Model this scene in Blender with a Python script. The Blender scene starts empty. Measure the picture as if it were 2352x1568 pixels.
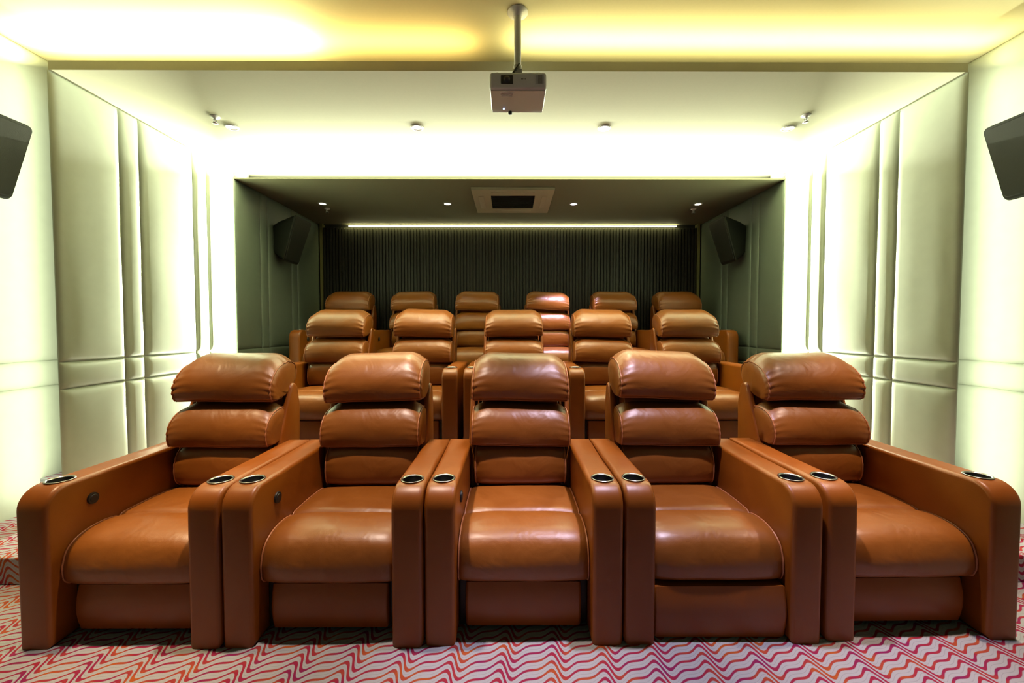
import bpy, bmesh, math, random
from mathutils import Vector, Matrix, noise
random.seed(7)
sc = bpy.context.scene
col = sc.collection
R = math.radians

# ---------------------------------------------------------------- camera
FPX = 950.0
cam_d = bpy.data.cameras.new('camera')
cam_d.sensor_width = 36.0
cam_d.lens = FPX / 2352 * 36.0
cam_d.clip_start = 0.05
cam = bpy.data.objects.new('camera', cam_d)
col.objects.link(cam)
cam.location = (0, 0, 1.4)
cam.rotation_euler = (R(90) - math.atan(32 / FPX), 0, -math.atan(4 / FPX))
sc.camera = cam

# ---------------------------------------------------------------- world and exposure
w = bpy.data.worlds.new('world'); sc.world = w; w.use_nodes = True
w.node_tree.nodes['Background'].inputs[0].default_value = (0.5, 0.55, 0.6, 1)
w.node_tree.nodes['Background'].inputs[1].default_value = 0.0
vs = sc.view_settings
vs.view_transform = 'Standard'; vs.look = 'None'; vs.gamma = 1.0
vs.exposure = 0.0
vs.use_curve_mapping = False
sc.cycles.max_bounces = 10
sc.cycles.diffuse_bounces = 1
sc.cycles.sample_clamp_indirect = 6.0

# light strengths (watts) and colours
P_LED_A = 3.8      # per metre, cove of the first portal
P_LED_B = 135.0      # per metre, cove of the second portal
P_DOWN = 90.0
WARM = (1.0, 0.80, 0.50)
LEDC = (0.91, 0.97, 0.70)
TOPC = (1.0, 0.90, 0.42)
COOL = (0.86, 0.76, 1.0)

# ---------------------------------------------------------------- room numbers
XA, ZA = 3.28, 3.30            # front part of the room
YB, XB, ZB = 2.765, 3.00, 3.077  # first portal
YC, XC, ZC = 4.35, 2.85, 2.94    # second portal
YD = 6.25                      # back wall
YF = -2.6                      # wall behind the camera
ROW = [(1.78, 0.0), (3.44, 0.35), (4.90, 0.67)]   # chair fronts and platform heights


def link(o, parent=None):
    col.objects.link(o)
    if parent is not None:
        o.parent = parent
    return o


def area(name, loc, direction, sx, sy, power, color, spread=180):
    d = bpy.data.lights.new(name, 'AREA'); d.shape = 'RECTANGLE'
    d.size = sx; d.size_y = sy; d.energy = power; d.color = color; d.spread = R(spread)
    o = bpy.data.objects.new(name, d); link(o)
    o.location = loc
    return o


def strip_light(name, a, b, direction, per_m, width=0.012, color=LEDC):
    """area light along a-b, emitting towards direction"""
    a = Vector(a); b = Vector(b); L = (b - a).length
    x = (b - a).normalized(); z = -Vector(direction).normalized()
    z = (z - x * z.dot(x)).normalized(); y = z.cross(x)
    o = area(name, (a + b) / 2, None, L, width, per_m * L, color)
    m = Matrix((x, y, z)).transposed().to_4x4(); m.translation = (a + b) / 2
    o.matrix_world = m
    return o


# first portal cove: sides and the two runs above it, a gap near the middle
for s in (-1, 1):
    strip_light('cove_light', (s * (XB + 0.075), YB + 0.05, 0.2), (s * (XB + 0.075), YB + 0.05, 3.15), (s * 1, -0.25, 0), P_LED_A)
strip_light('cove_light', (-3.2, YB + 0.06, ZB + 0.075), (-1.35, YB + 0.06, ZB + 0.075), (0, -0.45, 1), P_LED_A * 5.5, color=TOPC)
strip_light('cove_light', (-1.35, YB + 0.07, ZB + 0.075), (-0.25, YB + 0.07, ZB + 0.075), (0, -0.25, 1), P_LED_A * 1.0, color=(1.0, .74, .26))
strip_light('cove_light', (0.02, YB + 0.06, ZB + 0.075), (3.2, YB + 0.06, ZB + 0.075), (0, -0.45, 1), P_LED_A * 1.4, color=TOPC)
# second portal cove
for s in (-1, 1):
    strip_light('cove_light', (s * (XC + 0.07), YC + 0.055, 0.4), (s * (XC + 0.07), YC + 0.055, ZC + .05), (s * 1, -0.5, 0), P_LED_B)
strip_light('cove_light', (-XC, YC + 0.014, ZC + 0.0165), (XC, YC + 0.014, ZC + 0.0165), (0, -0.3, 1), P_LED_B * .8)


# ---------------------------------------------------------------- materials
def new_mat(name):
    m = bpy.data.materials.new(name); m.use_nodes = True
    return m, m.node_tree.nodes, m.node_tree.links, m.node_tree.nodes['Principled BSDF']


def simple(name, c, rough=0.5, metal=0.0, bump=0.0, bscale=200, var=0.0, spec=0.5):
    m, n, l, p = new_mat(name)
    p.inputs['Roughness'].default_value = rough
    p.inputs['Metallic'].default_value = metal
    p.inputs['Specular IOR Level'].default_value = spec
    tc = n.new('ShaderNodeTexCoord')
    nz = n.new('ShaderNodeTexNoise'); nz.inputs['Scale'].default_value = bscale
    l.new(tc.outputs['Object'], nz.inputs['Vector'])
    mx = n.new('ShaderNodeMix'); mx.data_type = 'RGBA'
    mx.inputs[6].default_value = (*[x * (1 - var) for x in c], 1)
    mx.inputs[7].default_value = (*[min(1, x * (1 + var)) for x in c], 1)
    l.new(nz.outputs['Fac'], mx.inputs[0]); l.new(mx.outputs[2], p.inputs['Base Color'])
    if bump:
        b = n.new('ShaderNodeBump'); b.inputs['Strength'].default_value = bump; b.inputs['Distance'].default_value = 0.002
        l.new(nz.outputs['Fac'], b.inputs['Height']); l.new(b.outputs[0], p.inputs['Normal'])
    return m


def leather(name, c, rough=0.36, wr=0.5, spec=.6):
    m, n, l, p = new_mat(name)
    p.inputs['Specular IOR Level'].default_value = spec
    p.inputs['Coat Weight'].default_value = .0; p.inputs['Coat Roughness'].default_value = .28
    tc = n.new('ShaderNodeTexCoord')
    n1 = n.new('ShaderNodeTexNoise'); n1.inputs['Scale'].default_value = 9; n1.inputs['Detail'].default_value = 3
    l.new(tc.outputs['Object'], n1.inputs['Vector'])
    mx = n.new('ShaderNodeMix'); mx.data_type = 'RGBA'
    mx.inputs[6].default_value = (c[0] * .86, c[1] * .80, c[2] * .78, 1)
    mx.inputs[7].default_value = (c[0] * 1.12, c[1] * 1.16, c[2] * 1.2, 1)
    l.new(n1.outputs['Fac'], mx.inputs[0]); l.new(mx.outputs[2], p.inputs['Base Color'])
    rr = n.new('ShaderNodeMapRange'); rr.inputs['To Min'].default_value = rough - .06; rr.inputs['To Max'].default_value = rough + .10
    l.new(n1.outputs['Fac'], rr.inputs['Value']); l.new(rr.outputs[0], p.inputs['Roughness'])
    vo = n.new('ShaderNodeTexVoronoi'); vo.inputs['Scale'].default_value = 260
    l.new(tc.outputs['Object'], vo.inputs['Vector'])
    b1 = n.new('ShaderNodeBump'); b1.inputs['Strength'].default_value = .12; b1.inputs['Distance'].default_value = .001
    l.new(vo.outputs['Distance'], b1.inputs['Height'])
    n2 = n.new('ShaderNodeTexNoise'); n2.inputs['Scale'].default_value = 5.5; n2.inputs['Detail'].default_value = 2; n2.inputs['Distortion'].default_value = 1.2
    l.new(tc.outputs['Object'], n2.inputs['Vector'])
    b2 = n.new('ShaderNodeBump'); b2.inputs['Strength'].default_value = wr; b2.inputs['Distance'].default_value = .012
    l.new(n2.outputs['Fac'], b2.inputs['Height']); l.new(b1.outputs[0], b2.inputs['Normal'])
    l.new(b2.outputs[0], p.inputs['Normal'])
    return m


def emit(name, c, s):
    m, n, l, p = new_mat(name)
    p.inputs['Base Color'].default_value = (*c, 1)
    p.inputs['Emission Color'].default_value = (*c, 1)
    p.inputs['Emission Strength'].default_value = s
    return m


LEATHER = leather('tan_leather', (0.25, 0.076, 0.009))
LEATHER_S = leather('tan_leather_smooth', (0.25, 0.064, 0.003), rough=.38, wr=.12, spec=.5)
PIPING = simple('piping_leather', (0.42, 0.15, 0.06), .35)
DARK = simple('dark_cup_metal', (0.012, 0.012, 0.014), .35, .2)
CHROME = simple('cup_rim_steel', (0.55, 0.55, 0.55), .25, 1.0)
BLACKP = simple('black_plastic', (0.008, 0.008, 0.008), .5)
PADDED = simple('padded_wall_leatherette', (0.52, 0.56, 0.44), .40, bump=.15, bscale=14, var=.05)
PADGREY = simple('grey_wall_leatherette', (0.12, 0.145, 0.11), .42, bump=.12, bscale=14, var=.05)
SEAM = simple('seam_dark', (0.03, 0.03, 0.02), .7)
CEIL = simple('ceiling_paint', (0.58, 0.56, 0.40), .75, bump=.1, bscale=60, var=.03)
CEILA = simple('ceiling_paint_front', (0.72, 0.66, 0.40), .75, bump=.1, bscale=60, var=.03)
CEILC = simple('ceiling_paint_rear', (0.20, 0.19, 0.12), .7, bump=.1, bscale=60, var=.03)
SLAT = simple('slat_charcoal', (0.03, 0.03, 0.022), .45, var=.1, bscale=30)
WHITEP = simple('white_plastic', (0.90, 0.90, 0.88), .35)
GREYP = simple('grey_plastic', (0.62, 0.61, 0.58), .4)
CREAMP = simple('cream_plastic', (0.66, 0.62, 0.42), .45)
SPK = simple('speaker_black', (0.010, 0.012, 0.008), .55, bump=.3, bscale=400, spec=.3)
BRASS = simple('edge_trim_brass', (0.50, 0.46, 0.22), .3, .8)
SCREEN_GREY = simple('screen_white', (0.30, 0.30, 0.34), .8)  # white screen toned down to grey so less light bounces onto the chairs
LEDM = emit('led_white', (1.0, 0.95, 0.60), 9.0)


def carpet():
    m, n, l, p = new_mat('wave_carpet')
    p.inputs['Roughness'].default_value = .95
    p.inputs['Specular IOR Level'].default_value = .1
    g = n.new('ShaderNodeNewGeometry')
    sep = n.new('ShaderNodeSeparateXYZ'); l.new(g.outputs['Position'], sep.inputs[0])

    def M(op, a, b=None, c=None):
        k = n.new('ShaderNodeMath'); k.operation = op
        for i, v in enumerate((a, b, c)):
            if v is None: continue
            if isinstance(v, (int, float)): k.inputs[i].default_value = v
            else: l.new(v, k.inputs[i])
        return k.outputs[0]
    yz = M('SUBTRACT', sep.outputs['Y'], sep.outputs['Z'])   # risers carry the pattern on
    # every second column of waves is offset, drift of the crest with y gives the diagonal run
    u = M('MULTIPLY_ADD', yz, -0.12, sep.outputs['X'])
    th = M('MULTIPLY', u, 2 * math.pi / 0.215)
    s1 = M('SINE', th)
    skew = M('SINE', M('MULTIPLY_ADD', s1, 0.95, th))
    wob = n.new('ShaderNodeTexNoise'); wob.inputs['Scale'].default_value = 3.0; l.new(g.outputs['Position'], wob.inputs['Vector'])
    v = M('MULTIPLY_ADD', skew, 0.042, yz)
    v = M('MULTIPLY_ADD', wob.outputs['Fac'], 0.02, v)
    ph = M('FRACT', M('MULTIPLY', v, 1 / 0.043))
    tri = M('ABSOLUTE', M('SUBTRACT', ph, 0.5))           # 0..0.5
    # stripe wider on the steep side of the wave
    cosw = M('COSINE', M('MULTIPLY_ADD', s1, 0.95, th))
    wid = M('MULTIPLY_ADD', cosw, 0.07, 0.21)
    e = M('SUBTRACT', tri, wid)
    fac = n.new('ShaderNodeMapRange'); fac.inputs['From Min'].default_value = -0.035; fac.inputs['From Max'].default_value = 0.035
    l.new(e, fac.inputs['Value'])
    hue = n.new('ShaderNodeTexNoise'); hue.inputs['Scale'].default_value = 7.0; l.new(g.outputs['Position'], hue.inputs['Vector'])
    cr = n.new('ShaderNodeValToRGB')
    cr.color_ramp.elements[0].position = .32; cr.color_ramp.elements[0].color = (0.21, 0.016, 0.085, 1)
    cr.color_ramp.elements[1].position = .68; cr.color_ramp.elements[1].color = (0.38, 0.085, 0.02, 1)
    e3 = cr.color_ramp.elements.new(.5); e3.color = (0.30, 0.022, 0.045, 1)
    l.new(hue.outputs['Fac'], cr.inputs[0])
    # greyish mid tone inside the pale stripes
    gr = M('GREATER_THAN', tri, 0.465)
    pale = n.new('ShaderNodeMix'); pale.data_type = 'RGBA'
    pale.inputs[6].default_value = (0.37, 0.37, 0.385, 1); pale.inputs[7].default_value = (0.16, 0.15, 0.16, 1)
    l.new(M('MULTIPLY', gr, 0.25), pale.inputs[0])
    mx = n.new('ShaderNodeMix'); mx.data_type = 'RGBA'
    l.new(fac.outputs[0], mx.inputs[0]); l.new(cr.outputs[0], mx.inputs[6]); l.new(pale.outputs[2], mx.inputs[7])
    l.new(mx.outputs[2], p.inputs['Base Color'])
    nb = n.new('ShaderNodeTexNoise'); nb.inputs['Scale'].default_value = 350; l.new(g.outputs['Position'], nb.inputs['Vector'])
    b = n.new('ShaderNodeBump'); b.inputs['Strength'].default_value = .6; b.inputs['Distance'].default_value = .004
    l.new(nb.outputs['Fac'], b.inputs['Height']); l.new(b.outputs[0], p.inputs['Normal'])
    return m


CARPET = carpet()


# ---------------------------------------------------------------- mesh helpers
def tag(o, label=None, cat=None, group=None, kind=None):
    if label: o['label'] = label
    if cat: o['category'] = cat
    if group: o['group'] = group
    if kind: o['kind'] = kind
    return o


def empty(name, loc, rz=0, parent=None):
    o = bpy.data.objects.new(name, None); o.empty_display_size = .1
    link(o, parent); o.location = loc; o.rotation_euler = (0, 0, rz)
    return o


def obj(name, bm, mats, parent=None, smooth=True, loc=None, recalc=True):
    if recalc: bmesh.ops.recalc_face_normals(bm, faces=bm.faces)
    me = bpy.data.meshes.new(name); bm.to_mesh(me); bm.free()
    if not isinstance(mats, (list, tuple)): mats = [mats]
    for m in mats: me.materials.append(m)
    if smooth:
        for f in me.polygons: f.use_smooth = True
    o = bpy.data.objects.new(name, me); link(o, parent)
    if loc: o.location = loc
    return o


def autosmooth(o, ang=35):
    me = o.data
    bm = bmesh.new(); bm.from_mesh(me)
    for e in bm.edges:
        if len(e.link_faces) == 2 and e.calc_face_angle() > R(ang): e.smooth = False
    bm.to_mesh(me); bm.free()
    return o


def add_box(bm, x0, x1, y0, y1, z0, z1, bevel=0, seg=3, mi=0):
    r = bmesh.ops.create_cube(bm, size=1)
    vs_ = r['verts']
    for v in vs_:
        v.co = Vector(((x0 + x1) / 2 + v.co.x * (x1 - x0), (y0 + y1) / 2 + v.co.y * (y1 - y0), (z0 + z1) / 2 + v.co.z * (z1 - z0)))
    fs = set(f for v in vs_ for f in v.link_faces)
    for f in fs: f.material_index = mi
    if bevel:
        es = list(set(e for v in vs_ for e in v.link_edges))
        r2 = bmesh.ops.bevel(bm, geom=es, offset=bevel, segments=seg, affect='EDGES', profile=.5)
        for f in r2['faces']: f.material_index = mi
    return vs_


def box_obj(name, dims, mat, parent=None, bevel=0, seg=3):
    bm = bmesh.new(); add_box(bm, *dims, bevel=bevel, seg=seg)
    return autosmooth(obj(name, bm, mat, parent))


def add_tube(bm, pts, r, n=8, closed=False, mi=0):
    pts = [Vector(p) for p in pts]; N = len(pts); rings = []
    prev = None
    for i, p in enumerate(pts):
        if closed: t = (pts[(i + 1) % N] - pts[i - 1]).normalized()
        else: t = (pts[min(i + 1, N - 1)] - pts[max(i - 1, 0)]).normalized()
        if prev is None:
            a = Vector((0, 0, 1)) if abs(t.z) < .9 else Vector((1, 0, 0))
            u = t.cross(a).normalized()
        else:
            u = (prev - t * prev.dot(t)).normalized()
        prev = u; v = t.cross(u)
        rings.append([bm.verts.new(p + (u * math.cos(2 * math.pi * k / n) + v * math.sin(2 * math.pi * k / n)) * r) for k in range(n)])
    for i in range(N if closed else N - 1):
        A = rings[i]; B = rings[(i + 1) % N]
        for k in range(n):
            f = bm.faces.new((A[k], A[(k + 1) % n], B[(k + 1) % n], B[k])); f.material_index = mi
    if not closed:
        for ring in (rings[0], rings[-1]):
            f = bm.faces.new(ring); f.material_index = mi


def add_lathe(bm, prof, n=32, c=(0, 0, 0), mi=0, axis='Z'):
    """prof list of (r,z)"""
    c = Vector(c); rings = []
    for r, z in prof:
        if r < 1e-6:
            rings.append([bm.verts.new(c + Vector((0, 0, z)))])
        else:
            rings.append([bm.verts.new(c + Vector((r * math.cos(2 * math.pi * k / n), r * math.sin(2 * math.pi * k / n), z))) for k in range(n)])
    for A, B in zip(rings, rings[1:]):
        for k in range(n):
            a0 = A[k % len(A)]; a1 = A[(k + 1) % len(A)]; b0 = B[k % len(B)]; b1 = B[(k + 1) % len(B)]
            vs_ = []
            for q in (a0, a1, b1, b0):
                if q not in vs_: vs_.append(q)
            if len(vs_) >= 3:
                f = bm.faces.new(vs_); f.material_index = mi


def catmull(ctrl, per=8):
    out = []; n = len(ctrl)
    for i in range(n):
        p0, p1, p2, p3 = [Vector(ctrl[(i + k - 1) % n]) for k in range(4)]
        for k in range(per):
            t = k / per
            out.append(0.5 * ((2 * p1) + (-p0 + p2) * t + (2 * p0 - 5 * p1 + 4 * p2 - p3) * t * t + (-p0 + 3 * p1 - 3 * p2 + p3) * t ** 3))
    return out


def prism(bm, poly, axis, a, b, bevel=0, seg=3, mi=0):
    """extrude a polygon (2-D) along an axis: 'X' -> poly in (y,z), 'Y' -> (x,z), 'Z' -> (x,y)"""
    def P(q, t):
        return {'X': Vector((t, q[0], q[1])), 'Y': Vector((q[0], t, q[1])), 'Z': Vector((q[0], q[1], t))}[axis]
    A = [bm.verts.new(P(q, a)) for q in poly]; B = [bm.verts.new(P(q, b)) for q in poly]
    n = len(poly)
    fa = bm.faces.new(A); fb = bm.faces.new(B[::-1])
    fs = [fa, fb]
    for i in range(n):
        fs.append(bm.faces.new((A[i], B[i], B[(i + 1) % n], A[(i + 1) % n])))
    for f in fs: f.material_index = mi
    bmesh.ops.recalc_face_normals(bm, faces=fs)
    if bevel:
        es = list(fa.edges) + list(fb.edges)
        r = bmesh.ops.bevel(bm, geom=es, offset=bevel, segments=seg, affect='EDGES', profile=.5)
        for f in r['faces']: f.material_index = mi


def arc(cx, cy, r, a0, a1, n):
    return [(cx + r * math.cos(R(a0 + (a1 - a0) * k / n)), cy + r * math.sin(R(a0 + (a1 - a0) * k / n))) for k in range(n + 1)]


# ---------------------------------------------------------------- cushions
def cushion(name, ctrl, hw, parent, anchor, end=.80, gather=.05, power=4, crown=0.0, seed=0, bottom_pipe=True, mat=None, sag=0.0, drop=0.0):
    """Stuffed cushion: a closed (y,z) section lofted along x, gathered at both ends."""
    sec = catmull(ctrl, 7); N = len(sec)
    cy = sum(p[0] for p in sec) / N; cz = sum(p[1] for p in sec) / N
    ay, az = anchor
    bm = bmesh.new(); rings = []
    xs = []
    K = 30
    for i in range(K + 1):
        t = -1 + 2 * i / K
        xs.append(math.copysign(abs(t) ** .75, t))

    def pt(k, x, s, e, wr=1.0):
        p = sec[k]
        y = ay + (p[0] - ay) * s; z = az + (p[1] - az) * s
        if drop:
            q = max(0.0, (abs(e) - .66) / .34)
            if z > az: z = az + (z - az) * (1 - drop * q ** 1.7)
        th = 2 * math.pi * k / N
        d = hw * (1 - abs(e))
        amp = gather * wr * math.exp(-d / .045) * (0.6 + 0.4 * math.sin(3 * th + seed))
        rr = 1 + amp * math.sin(17 * th + seed * 1.7 + (2 if e > 0 else 0)) * .55
        y = cy + (y - cy) * rr; z = cz + (z - cz) * rr
        nz = noise.noise(Vector((x * 5 + seed * 7.3, y * 7, z * 7))) * .007 * (1 - abs(e) ** 6)
        z += nz * .6; y += nz
        return Vector((x, y - cy - crown * (1 - e * e), z - cz - sag * (1 - e * e)))
    for e in xs:
        s = 1 - (1 - end) * abs(e) ** power
        rings.append([bm.verts.new(pt(k, e * hw, s, e)) for k in range(N)])
    for i in range(K):
        A, B = rings[i], rings[i + 1]
        for k in range(N):
            bm.faces.new((A[k], A[(k + 1) % N], B[(k + 1) % N], B[k]))
    for side, ring in ((-1, rings[0]), (1, rings[-1])):
        prev = ring
        for dx, s in ((.010, end * .93), (.016, end * .75), (.018, end * .4)):
            cur = [bm.verts.new(pt(k, side * (hw + dx), s, side, wr=.5)) for k in range(N)]
            for k in range(N):
                q = (prev[k], prev[(k + 1) % N], cur[(k + 1) % N], cur[k])
                bm.faces.new(q if side > 0 else q[::-1])
            prev = cur
        bm.faces.new(prev)
    pipes = []
    for e in (-1, 1):
        pipe = bmesh.new(); pipes.append(pipe)
        add_tube(pipe, [pt(k, e * (hw + .002), end * 1.005, e) for k in range(N)], .0042, 6, closed=True)
    if bottom_pipe:
        pipe = bmesh.new(); pipes.append(pipe)
        add_tube(pipe, [pt(0, e * hw, 1 - (1 - end) * abs(e) ** power, e) + Vector((0, -.003, -.001)) for e in xs], .0045, 6)
    o = obj(name, bm, mat or LEATHER, parent, loc=(0, cy, cz))
    for pipe in pipes: obj('piping', pipe, PIPING, o)
    return o


def cut_hole(o, x, y, z, r, depth):
    bm = bmesh.new(); bmesh.ops.create_cone(bm, cap_ends=True, segments=40, radius1=r, radius2=r, depth=depth * 2)
    me = bpy.data.meshes.new('cut'); bm.to_mesh(me); bm.free()
    c = bpy.data.objects.new('cut', me); col.objects.link(c); c.location = (x, y, z)
    md = o.modifiers.new('b', 'BOOLEAN'); md.operation = 'DIFFERENCE'; md.solver = 'EXACT'; md.object = c
    bpy.context.view_layer.update()
    dg = bpy.context.evaluated_depsgraph_get()
    nm = bpy.data.meshes.new_from_object(o.evaluated_get(dg))
    o.modifiers.clear(); old = o.data; o.data = nm; nm.name = old.name
    bpy.data.meshes.remove(old); bpy.data.objects.remove(c); bpy.data.meshes.remove(me)


ARM_W, ARM_H, ARM_L, HW = 0.137, 0.700, 0.85, 0.437
CUPY = 0.125


def make_chair():
    root = empty('recliner_chair', (0, 0, 0))
    # armrests
    for s in (-1, 1):
        poly = [(0.0, 0.0), (0.0, 0.02)] + arc(.095, ARM_H - .095, .095, 180, 90, 8) + [(.45, ARM_H - .002), (ARM_L - .03, ARM_H - .004)] + arc(ARM_L - .03, ARM_H - .034, .03, 90, 0, 3) + [(ARM_L, 0.0)]
        bm = bmesh.new(); x1 = s * HW; x0 = s * (HW - ARM_W)
        prism(bm, poly, 'X', min(x0, x1), max(x0, x1), bevel=.020, seg=4)
        a = obj('armrest', bm, LEATHER_S, root)
        cx = s * (HW - ARM_W / 2)
        cut_hole(a, cx, CUPY, ARM_H, .0455, .085)
        for f in a.data.polygons: f.use_smooth = True
        autosmooth(a, 38)
        bm = bmesh.new()
        add_lathe(bm, [(.046, .001), (.0525, .0015), (.0535, .004), (.051, .006), (.047, .005), (.0445, .001)], 40, (cx, CUPY, ARM_H - .001), 0)
        add_lathe(bm, [(.0445, .001), (.043, -.070), (.0, -.072)], 40, (cx, CUPY, ARM_H - .001), 1)
        obj('cup_holder', bm, [CHROME, DARK], a)
        if s < 0:  # recessed recline switch on the inner face
            bm = bmesh.new()
            add_lathe(bm, [(0, .006), (.016, .007), (.019, .004), (.026, .004), (.027, 0), (.027, -.004), (0, -.004)], 28)
            o = obj('recline_switch', bm, BLACKP, a); o.rotation_euler = (0, R(90), 0)
            o.location = (x0 + .0035, .20, .585)
            autosmooth(o)
    # chassis between the arms
    box_obj('base', (-HW + ARM_W + .002, HW - ARM_W - .002, .11, .78, .02, .30), BLACKP, root, .008)
    # seat
    seat_c = [(.70, .43), (.67, .460), (.52, .468), (.40, .466), (.345, .462), (.318, .447), (.30, .461), (.22, .470), (.13, .458), (.065, .420), (.036, .355), (.034, .295), (.055, .252), (.12, .240), (.40, .245), (.68, .26)]
    cushion('seat_cushion', seat_c, .292, root, (.33, .28), end=.93, gather=.006, power=8, bottom_pipe=False, seed=1, sag=-.006)
    # footrest
    bm = bmesh.new()
    poly = [(.085, .03)] + [(.085 - .018 * math.sin(math.pi * t / 8), .03 + .205 * t / 8) for t in range(1, 8)] + [(.085, .235), (.135, .235), (.135, .03)]
    prism(bm, poly, 'X', -.266, .266, bevel=.016)
    autosmooth(obj('footrest', bm, LEATHER_S, root), 40)
    # backrest carcass with side wings
    bm = bmesh.new()
    add_box(bm, -.265, .265, .84, .93, .25, 1.02, bevel=.03)
    bmesh.ops.rotate(bm, verts=bm.verts, cent=(0, .86, .5), matrix=Matrix.Rotation(R(-9), 3, 'X'))
    core = [(.70, .32), (.70, .52), (.715, .70), (.765, .93), (.82, 1.05), (.90, 1.05), (.90, .32)]
    prism(bm, core, 'X', -.235, .235, bevel=.01)
    wing = [(.72, .30), (.72, .69), (.765, .80), (.825, .93)] + arc(.895, 1.00, .045, 160, 20, 6) + [(.965, .90), (.95, .30)]
    for s in (-1, 1):
        prism(bm, wing, 'X', min(s * .272, s * .312), max(s * .272, s * .312), bevel=.014)
    autosmooth(obj('backrest', bm, LEATHER_S, root), 40)
    # three stuffed back cushions, the lowest one first
    SH = lambda L, d: [(y + d, z) for y, z in L]
    lum = [(.615, .462), (.565, .49), (.548, .55), (.555, .63), (.585, .685), (.64, .71), (.71, .70), (.76, .64), (.76, .54), (.70, .47)]
    cushion('lumbar_cushion', SH(lum, .07), .262, root, (.77, .50), end=.88, gather=.03, power=5, seed=2, bottom_pipe=False)
    mid = [(.640, .708), (.615, .738), (.612, .800), (.632, .862), (.675, .910), (.735, .938), (.805, .942), (.855, .90), (.845, .80), (.75, .722)]
    cushion('middle_cushion', mid, .282, root, (.72, .712), end=.955, gather=.05, power=12, seed=3, drop=.13)
    hd = [(.690, .964), (.662, .998), (.660, 1.065), (.690, 1.135), (.745, 1.192), (.815, 1.226), (.895, 1.238), (.965, 1.21), (.985, 1.13), (.93, 1.05), (.80, .982)]
    cushion('headrest_cushion', hd, .280, root, (.76, .970), end=.955, gather=.07, power=12, seed=4, drop=.17)
    return root


def copy_tree(o, parent=None):
    c = o.copy(); col.objects.link(c); c.parent = parent
    for ch in [k for k in KIDS.get(o.name, [])]: copy_tree(ch, c)
    return c


proto = make_chair()
KIDS = {}
for o in bpy.data.objects:
    if o.parent: KIDS.setdefault(o.parent.name, []).append(o)

# ---------------------------------------------------------------- chairs in three rows
rows = [
    ([(-1.700, 1.762, 0), (-.820, 1.766, 0), (.060, 1.775, 0), (.942, 1.780, 0), (1.845, 1.798, .4)], 0.0, 'recliners in the front row',
     ['brown leather recliner at the left end of the front row, beside the glowing left wall',
      'brown leather recliner second from the left in the front row',
      'brown leather recliner in the centre of the front row, below the hanging projector',
      'brown leather recliner in the front row with its footrest panel standing forward',
      'brown leather recliner at the right end of the front row, beside the glowing right wall']),
    ([(-1.765, 3.50, 0), (-.885, 3.50, 0), (.035, 3.50, 0), (.940, 3.50, 0), (1.820, 3.50, 0)], 0.35, 'recliners in the middle row',
     ['orange-brown recliner at the left end of the middle row on the first platform',
      'orange-brown recliner second from the left in the middle row on the first platform',
      'orange-brown recliner in the centre of the middle row behind the front centre recliner',
      'orange-brown recliner second from the right in the middle row on the first platform',
      'orange-brown recliner at the right end of the middle row on the first platform']),
    ([(-2.21, 4.94, 0), (-1.33, 4.94, 0), (-.45, 4.94, 0), (.535, 4.94, 1.5), (1.425, 4.94, 0), (2.305, 4.94, 0)], 0.67, 'recliners in the back row',
     ['dim leather recliner at the left end of the back row against the slatted wall',
      'dim leather recliner second from the left in the back row',
      'dim leather recliner third from the left in the back row',
      'recliner in the back row lit pale pink by the cool downlight above it',
      'dim recliner in the back row just right of the pale pink lit one',
      'dim leather recliner at the right end of the back row under the right wall speaker']),
]
first = True
random.seed(11)
for ri, (spots, z, grp, labels) in enumerate(rows):
    for ci, ((x, y, a), lb) in enumerate(zip(spots, labels)):
        if first: c = proto; first = False
        else: c = copy_tree(proto)
        c.location = (x, y, z); c.rotation_euler = (0, 0, R(a))
        tag(c, lb, 'recliner', grp)
        for ch in [k for k in bpy.data.objects if k.parent == c]:
            b = ch.name.split('.')[0]
            if b in ('headrest_cushion', 'middle_cushion'):
                ch.rotation_euler = (R(random.uniform(-2, 2)), R(random.uniform(-1.2, 1.2)), R(random.uniform(-1.5, 1.5)))
                if b == 'headrest_cushion' and (ri, ci) == (0, 3): ch.rotation_euler = (0, R(2.0), R(1)); ch.location.z += .012
                if b == 'headrest_cushion' and (ri, ci) == (2, 3): ch.rotation_euler = (R(-6), R(2.5), R(-2))
                if b == 'headrest_cushion' and (ri, ci) == (0, 1): ch.rotation_euler = (0, R(-2.2), 0)
            if b == 'footrest' and (ri, ci) == (0, 3):
                ch.location = (0, -.052, -.026); ch.scale = (1.12, 1, 1.135)
                ch['label'] = 'footrest panel pushed forward'


# ---------------------------------------------------------------- floor and platforms
def struct(name, bm, mat, smooth=False):
    o = obj(name, bm, mat, None, smooth=smooth); o['kind'] = 'structure'; return o


bm = bmesh.new(); add_box(bm, -XA - .1, XA + .1, YF - .1, YD + .1, -.1, 0); struct('floor', bm, CARPET)
bm = bmesh.new()
for s in (-1, 1):
    add_box(bm, min(s * 2.33, s * XA), max(s * 2.33, s * XA), 2.215, 2.86, 0, .15, bevel=.008, seg=2)
o = tag(obj('floor', bm, CARPET, None, False), kind='structure')
bm = bmesh.new(); add_box(bm, -XA, XA, 2.86, 4.62, 0, .35, bevel=.008, seg=2); tag(obj('floor', bm, CARPET, None, False), kind='structure')
bm = bmesh.new(); add_box(bm, -XA, XA, 4.62, YD + .05, 0, .67, bevel=.008, seg=2); tag(obj('floor', bm, CARPET, None, False), kind='structure')


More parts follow.
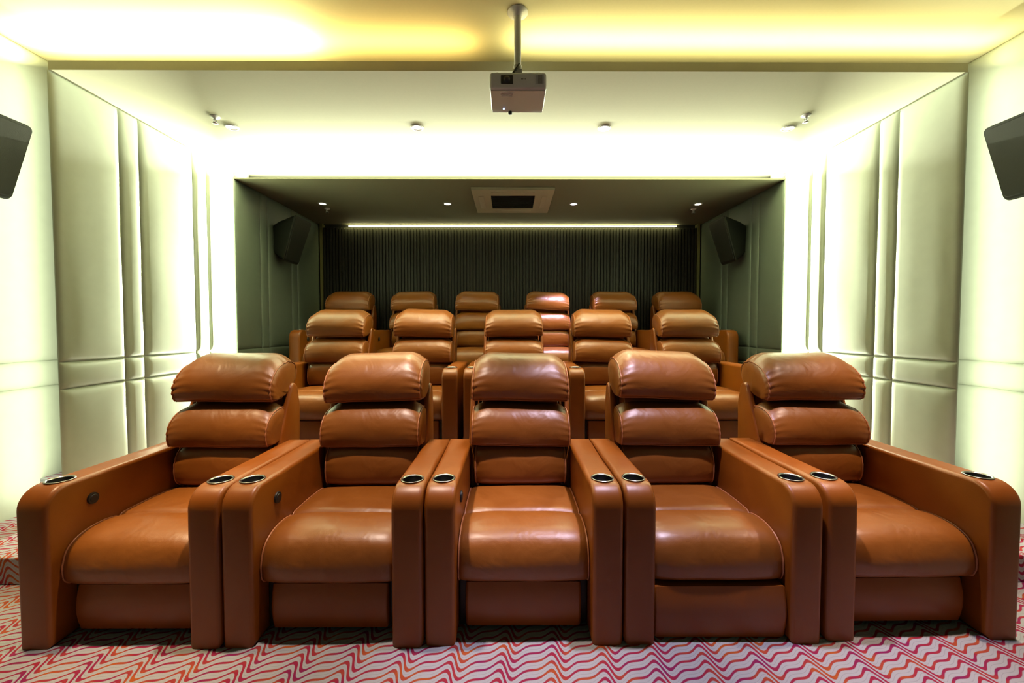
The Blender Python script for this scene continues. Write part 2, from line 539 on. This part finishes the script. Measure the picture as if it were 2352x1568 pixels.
# ---------------------------------------------------------------- padded walls
def padded_wall(name, side, X, ycuts, zcuts, mat, back, t=.022, seed=0):
    """upholstered wall: cells stuffed over a board, facing the room (towards x=0)"""
    bm = bmesh.new()

    def lines(a, b, step):
        L = b - a; o_ = [0, .0035, .010, .02, .036, .06]
        o_ = [q for q in o_ if q < L * .45]
        mid_n = max(1, int((L - 2 * o_[-1]) / step))
        mid_ = [o_[-1] + (L - 2 * o_[-1]) * k / mid_n for k in range(1, mid_n)]
        return [a + q for q in o_] + [a + q for q in mid_] + [b - q for q in reversed(o_)]
    for i in range(len(ycuts) - 1):
        ys = lines(ycuts[i], ycuts[i + 1], .09)
        for j in range(len(zcuts) - 1):
            zs = lines(zcuts[j], zcuts[j + 1], .07)
            grid = []
            for y in ys:
                colv = []
                for z in zs:
                    dy = min(y - ycuts[i], ycuts[i + 1] - y); dz = min(z - zcuts[j], zcuts[j + 1] - z)
                    h = t * (1 - math.exp(-dy / .013)) * (1 - math.exp(-dz / .013))
                    big = min(1, dy / .1) * min(1, dz / .1)
                    h += big * (.004 + .005 * noise.noise(Vector((y * 4 + seed, z * 1.6, i + 3.1 * j))))
                    # slight pucker of the seam
                    wy = .005 * noise.noise(Vector((ycuts[i] * 9 if dy == y - ycuts[i] else ycuts[i + 1] * 9, z * 3.0, seed))) * math.exp(-dy / .05)
                    wz = .004 * noise.noise(Vector((y * 4.0, zcuts[j] * 9 if dz == z - zcuts[j] else zcuts[j + 1] * 9, seed))) * math.exp(-dz / .05)
                    if (j == 0 and z < zcuts[0] + .06) or (j == len(zcuts) - 2 and z > zcuts[-1] - .06): wz = 0
                    if (i == 0 and dy == y - ycuts[0]) or (i == len(ycuts) - 2 and dy == ycuts[-1] - y): wy = 0
                    colv.append(bm.verts.new((side * (X + t - h), y + wy, z + wz)))
                grid.append(colv)
            for a in range(len(ys) - 1):
                for b in range(len(zs) - 1):
                    bm.faces.new((grid[a][b], grid[a + 1][b], grid[a + 1][b + 1], grid[a][b + 1]))
    # board behind
    for f in list(bm.faces): f.smooth = True
    if back:
        xa, xb = side * (X + t), side * (X + back)
        vs_ = add_box(bm, min(xa, xb), max(xa, xb), ycuts[0], ycuts[-1], zcuts[0], zcuts[-1])
    me = bpy.data.meshes.new(name); bm.to_mesh(me)
    # flip to face the room
    bm.normal_update()
    for f in bm.faces:
        if len(f.verts) == 4 and abs(f.normal.x) > .2 and f.smooth and f.normal.x * side > 0: f.normal_flip()
    bm.to_mesh(me); bm.free()
    me.materials.append(mat)
    o = bpy.data.objects.new(name, me); link(o); o['kind'] = 'structure'
    return o


ZR = [0.0, .985, 1.165]
for s, nm in ((-1, 'left'), (1, 'right')):
    padded_wall('wall_' + nm, s, XA, [YF, -1.6, -1.4, -.6, -.42, .4, .58, 1.4, 1.58, 2.4, YB + .42], ZR + [ZA], PADDED, .12, seed=3 + s)
    padded_wall('wall_' + nm, s, XB - .012, [YB, 3.235, 3.405, 3.965, 4.145, YC + .22], ZR + [ZB], PADDED, .03, seed=9 + s)
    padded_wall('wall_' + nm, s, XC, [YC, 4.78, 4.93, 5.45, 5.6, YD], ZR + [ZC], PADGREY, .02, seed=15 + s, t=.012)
    # returns that close the light coves
    bm = bmesh.new()
    add_box(bm, min(s * (XB + .018), s * XA), max(s * (XB + .018), s * XA), YB + .42, YB + .46, 0, ZA)
    add_box(bm, min(s * (XC + .02), s * (XB + .018)), max(s * (XC + .02), s * (XB + .018)), YC + .22, YC + .26, 0, ZB)
    struct('wall_' + nm, bm, PADDED)

# ---------------------------------------------------------------- ceilings
bm = bmesh.new(); add_box(bm, -XA - .12, XA + .12, YF, YB + .46, ZA, ZA + .1); struct('ceiling', bm, CEILA)
bm = bmesh.new()
add_box(bm, -XB - .01, XB + .01, YB, YC + .46, ZB, ZB + .06)
add_box(bm, -XA, XA, YB + .42, YB + .46, ZB + .06, ZA)
struct('ceiling', bm, CEIL)
bm = bmesh.new()
add_box(bm, -XC - .02, XC + .02, YC, YD, ZC, ZC + .012)
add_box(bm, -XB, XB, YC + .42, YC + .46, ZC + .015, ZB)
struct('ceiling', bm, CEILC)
# outer shell over the rear so that no light escapes
# ---------------------------------------------------------------- back wall: slats, trims, lit slot
bm = bmesh.new(); add_box(bm, -XC - .2, XC + .2, YD + .05, YD + .15, 0, ZC + .2); struct('wall_back', bm, BLACKP)
bm = bmesh.new()
k = -2.78
while k < 2.78:
    add_box(bm, k, k + .030, YD - .035, YD + .05, .67, ZC - .055)
    k += .0465
add_box(bm, -2.79, 2.79, YD - .005, YD + .05, .67, ZC - .055)
struct('wall_back', bm, SLAT)
bm = bmesh.new()
for s in (-1, 1):
    add_box(bm, min(s * 2.795, s * 2.83), max(s * 2.795, s * 2.83), YD - .05, YD + .05, .67, ZC)
struct('trim_1', bm, BRASS)
strip = box_obj('led_strip', (-2.42, 2.50, YD + .005, YD + .02, ZC - .030, ZC - .014), LEDM)
tag(strip, 'thin glowing light strip along the top of the dark slatted back wall', 'light strip')
strip_light('cove_light', (-2.45, YD - .06, ZC - .012), (2.5, YD - .06, ZC - .012), (0, 1, -.7), 4.0, .008, (1.0, .93, .38))

# unseen wall behind the camera with the projection screen, both darkened to cut bounced light
bm = bmesh.new(); add_box(bm, -XA - .12, XA + .12, YF - .1, YF, 0, ZA); struct('wall_front', bm, BLACKP)
t = empty('projection_screen', (0, YF + .03, .75))
tag(t, 'wide grey projection screen on the front wall facing the recliners', 'projection screen')
box_obj('screen_surface', (-2.2, 2.2, -.012, .006, .05, 2.3), SCREEN_GREY, t)
bm = bmesh.new()
for q in ((-2.26, 2.26, -.03, .02, 0, .06), (-2.26, 2.26, -.03, .02, 2.29, 2.35), (-2.26, -2.19, -.03, .02, 0, 2.35), (2.19, 2.26, -.03, .02, 0, 2.35)):
    add_box(bm, *q)
obj('screen_frame', bm, BLACKP, t, False)


# ---------------------------------------------------------------- downlights
def downlight(x, y, z, label, grp, cool=False, power=P_DOWN, size=88, lamp=14, tint=None):
    t = empty('downlight', (x, y, z)); tag(t, label, 'ceiling light', grp)
    bm = bmesh.new(); add_lathe(bm, [(.036, .0), (.038, -.008), (.050, -.008), (.054, -.004), (.054, 0), (.036, 0)], 28)
    obj('trim_ring', bm, WHITEP, t)
    bm = bmesh.new(); add_lathe(bm, [(.0, -.0085), (.022, -.008), (.0372, -.003)], 24)
    c = COOL if cool else (1.0, .86, .58)
    key = 'lamp_cool' if cool else 'lamp_warm'
    key += str(lamp)
    m = bpy.data.materials.get(key) or emit(key, c, lamp)
    obj('lens', bm, m, t)
    d = bpy.data.lights.new('spot', 'SPOT'); d.energy = power; d.spot_size = R(size); d.spot_blend = .6
    d.color = tint or (c if cool else WARM); d.shadow_soft_size = .05
    o = bpy.data.objects.new('spot', d); link(o, t); o.location = (0, 0, -.03)
    return t


XS = [-2.33, -.78, .79, 2.34]
lab = ['far left', 'left of centre', 'right of centre', 'far right']
g = ['downlights over the front row', 'downlights in the middle ceiling', 'downlights in the rear ceiling']
for i, x in enumerate(XS):
    downlight(x, 1.90, ZA, 'recessed downlight in the front ceiling, %s over the front row' % lab[i], g[0], i == 2, P_DOWN * (3.5, 3.6, 3.9, 3.6)[i], 54, tint=((1, .74, .42), (1, .80, .66), COOL, (1, .74, .60))[i])
    downlight(x, 3.53, ZB, 'recessed downlight in the middle ceiling, %s' % lab[i] + (', shining bright white' if i == 2 else ', faint in the glow'), g[1], i == 2, P_DOWN * 1.4, 76 if i in (1, 2) else 42, 20 if i == 2 else 3, tint=WARM)
    downlight(x, 5.20, ZC, 'recessed downlight in the dark rear ceiling, %s' % lab[i] + (', cool white' if i == 2 else ', warm white'), g[2], i == 2, P_DOWN * (3.6 if i == 2 else .05), 58, 30, tint=(.84, .70, 1.0) if i == 2 else None)


# ---------------------------------------------------------------- sprinklers
def sprinkler(x, y, z, label):
    t = empty('sprinkler', (x, y, z)); tag(t, label, 'sprinkler', 'ceiling sprinklers')
    bm = bmesh.new(); add_lathe(bm, [(0, 0), (.036, 0), (.034, -.006), (.012, -.010), (.011, -.022), (0, -.022)], 24)
    obj('rosette', bm, WHITEP, t)
    bm = bmesh.new()
    for s in (-1, 1):
        add_tube(bm, [(0.004 * s, 0, -.020), (.014 * s, 0, -.030), (.012 * s, 0, -.045), (.003 * s, 0, -.052)], .0028, 6)
    add_tube(bm, [(0, 0, -.02), (0, 0, -.052)], .003, 8)
    obj('frame_arm', bm, CHROME, t)
    bm = bmesh.new(); add_lathe(bm, [(0, -.050), (.020, -.052), (.022, -.055), (0, -.056)], 16)
    obj('deflector', bm, CHROME, t)


sprinkler(-2.35, 3.36, ZB, 'small chrome sprinkler under the middle ceiling on the left side')
sprinkler(2.34, 3.32, ZB, 'small chrome sprinkler under the middle ceiling on the right side')
sprinkler(-2.37, 5.42, ZC, 'small chrome sprinkler under the dark rear ceiling beside the left downlight')
sprinkler(2.38, 5.42, ZC, 'small chrome sprinkler under the dark rear ceiling beside the right downlight')


# ---------------------------------------------------------------- air conditioner cassette
t = empty('air_conditioner', (.03, 5.05, ZC - .001)); tag(t, 'square cream ceiling cassette air conditioner with a dark slatted grille', 'air conditioner')
bm = bmesh.new()
S = .46
# frame plate as four bars around the grille opening
gi = .255
poly_out = S
for q in ((-S, S, -S, -gi), (-S, S, gi, S), (-S, -gi, -gi, gi), (gi, S, -gi, gi)):
    add_box(bm, q[0], q[1], q[2], q[3], -.03, 0)
bmesh.ops.remove_doubles(bm, verts=bm.verts, dist=1e-5)
add_box(bm, -S - .004, S + .004, -S - .004, S + .004, -.014, 0, bevel=.004)
autosmooth(obj('fascia', bm, CREAMP, t))
bm = bmesh.new(); add_box(bm, -gi, gi, -gi, gi, -.014, -.012, mi=0)
for k in range(11):
    y = -gi + .024 + k * (2 * gi - .048) / 10
    add_box(bm, -gi + .004, gi - .004, y - .008, y + .008, -.028, -.016)
obj('intake_grille', bm, BLACKP, t, False)
for a in range(4):
    bm = bmesh.new(); add_box(bm, -.24, .24, -.395, -.335, -.036, -.028, bevel=.004)
    o = autosmooth(obj('air_flap', bm, CREAMP, t)); o.rotation_euler = (0, 0, a * math.pi / 2)


# ---------------------------------------------------------------- speakers
def speaker(x, y, z, side, label, tilt, w=.38, h=.46, dep=.22, gap=.0):
    """local frame: +X points into the room, Y along the wall"""
    t = empty('wall_speaker', (x, y, z)); tag(t, label, 'speaker', 'wall speakers')
    t.rotation_euler = (0, 0, 0 if side < 0 else math.pi)
    bm = bmesh.new()

    def rr(hw_, ht, hb, r, X, n=5, wb=1.0):
        pts = []
        for (cx, cz, a0) in ((hw_ - r, ht - r, 0), (-hw_ + r, ht - r, 90), (-hw_ * wb + r, -hb + r, 180), (hw_ * wb - r, -hb + r, 270)):
            for k in range(n + 1):
                a = R(a0 + 90 * k / n)
                pts.append(Vector((X, cx + r * math.cos(a), cz + r * math.sin(a))))
        return pts
    T = math.tan(R(tilt))
    secs = [rr(w * .28, h * .32, h * .30, .03, 0, wb=.9), rr(w * .34, h * .40, h * .38, .04, dep * .3, wb=.9), rr(w * .47, h * .48, h * .47, .045, dep * .85, wb=.9), rr(w * .5, h * .5, h * .5, .035, dep, wb=.88), rr(w * .485, h * .485, h * .485, .03, dep + .012, wb=.88)]
    rings = []
    for si, sct in enumerate(secs):
        f = (sct[0].x / dep)
        rings.append([bm.verts.new((p.x + p.z * T * f, p.y, p.z)) for p in sct])
    n = len(rings[0])
    for A, B in zip(rings, rings[1:]):
        for k in range(n): bm.faces.new((A[k], A[(k + 1) % n], B[(k + 1) % n], B[k]))
    bm.faces.new(rings[0]); bm.faces.new(rings[-1])
    autosmooth(obj('cabinet', bm, SPK, t), 30)
    bm = bmesh.new()
    g1 = [bm.verts.new((p.x + p.z * T, p.y, p.z)) for p in rr(w * .455, h * .46, h * .46, .025, dep + .013, wb=.88)]
    g2 = [bm.verts.new((p.x + .006 + p.z * T, p.y, p.z)) for p in rr(w * .445, h * .45, h * .45, .022, dep + .013, wb=.88)]
    for k in range(len(g1)): bm.faces.new((g1[k], g1[(k + 1) % len(g1)], g2[(k + 1) % len(g1)], g2[k]))
    bm.faces.new(g2); bm.faces.new(g1[::-1])
    autosmooth(obj('grille', bm, SPK, t), 30)
    box_obj('wall_bracket', (-.02, .012, -.05, .05, -.09, .09), BLACKP, t, .004)
    return t


speaker(-XA + .012, 2.45, 2.42, -1, 'black speaker high on the bright left wall in the front part of the room', 15)
speaker(XA - .012, 2.45, 2.42, 1, 'black speaker high on the bright right wall in the front part of the room', 15)
speaker(-XC + .012, 5.12, 2.46, -1, 'black speaker on the dark left wall beside the slatted back wall', 17, w=.40, h=.54)
speaker(XC - .012, 5.12, 2.46, 1, 'black speaker on the dark right wall beside the slatted back wall', 17, w=.40, h=.54)


# ---------------------------------------------------------------- projector on its ceiling pole
t = empty('projector', (.045, 2.42, 2.765)); tag(t, 'white projector hanging from the ceiling on a pole', 'projector')
bm = bmesh.new()
add_box(bm, -.165, .165, 0, .26, 0, .10, bevel=.018, seg=4)
autosmooth(obj('body', bm, WHITEP, t))
body = [k for k in bpy.data.objects if k.parent == t][0]
bm = bmesh.new(); add_box(bm, -.158, .158, .008, .252, -.004, .004, bevel=.003)
autosmooth(obj('underside_plate', bm, GREYP, t))
bm = bmesh.new(); add_box(bm, -.100, -.028, -.004, .02, .030, .082, bevel=.006)
o = autosmooth(obj('lens_window', bm, BLACKP, t))
bm = bmesh.new(); add_lathe(bm, [(0, .004), (.018, .002), (.020, -.004)], 24)
q = obj('lens_glass', bm, simple('lens_glass', (0.02, 0.015, 0.03), .05), o); q.rotation_euler = (R(90), 0, 0); q.location = (-.064, -.004, .056)
bm = bmesh.new()
for k in range(7): add_box(bm, .100 + k * .007, .1035 + k * .007, -.0015, .004, .032, .082)
VENTG = simple('vent_grey', (0.25, 0.25, 0.24), .5)
obj('side_vent', bm, VENTG, t, False)
bm = bmesh.new()
for k in range(3): add_box(bm, -.105 + .004 * k, -.025 - .004 * k, .02 + .02 * k, .026 + .02 * k, -.0065, -.003)
obj('lens_ridge', bm, WHITEP, t, False)
bm = bmesh.new()
for k in range(4): add_box(bm, .018 + k * .007, .0225 + k * .007, -.0012, .002, .056, .0615)
obj('badge', bm, VENTG, t, False)
bm = bmesh.new(); add_lathe(bm, [(0, -.007), (.004, -.006), (.0045, -.003)], 12)
q = obj('status_light', bm, emit('blue_led', (.25, .5, 1.0), 18), t); q.location = (-.085, .205, 0)
bm = bmesh.new(); add_lathe(bm, [(0, -.022), (.012, -.021), (.013, -.008), (.007, -.006), (.007, 0)], 16)
q = obj('levelling_foot', bm, BLACKP, t); q.location = (-.045, .235, 0)
# mount: flange, pole, joint, spider arms, cable
bm = bmesh.new(); add_lathe(bm, [(0, 0), (.062, 0), (.062, -.006), (.030, -.014), (.028, -.03), (0, -.03)], 28)
q = obj('ceiling_flange', bm, WHITEP, t); q.location = (.0, .14, ZA - 2.765)
bm = bmesh.new(); add_tube(bm, [(0, .14, .20), (0, .14, ZA - 2.765 - .01)], .021, 20)
autosmooth(obj('pole', bm, WHITEP, t))
bm = bmesh.new()
add_tube(bm, [(0, .14, .185), (0, .14, .215)], .026, 16)
add_box(bm, -.028, .028, .115, .165, .115, .19, bevel=.006)
autosmooth(obj('swivel_joint', bm, GREYP, t))
bm = bmesh.new()
for dx, dy in ((-.12, .04), (.12, .04), (-.12, .24), (.12, .24)):
    add_tube(bm, [(0, .14, .12), (dx * .4, .14 + (dy - .14) * .4, .118), (dx, dy, .100)], .007, 8)
    add_tube(bm, [(dx, dy, .112), (dx, dy, .095)], .012, 10)
obj('mount_arm', bm, WHITEP, t)
bm = bmesh.new()
add_tube(bm, [(.01, .115, .215), (-.005, .11, .19), (-.03, .12, .16), (-.06, .15, .13), (-.085, .19, .10)], .0065, 8)
obj('cable', bm, BLACKP, t)
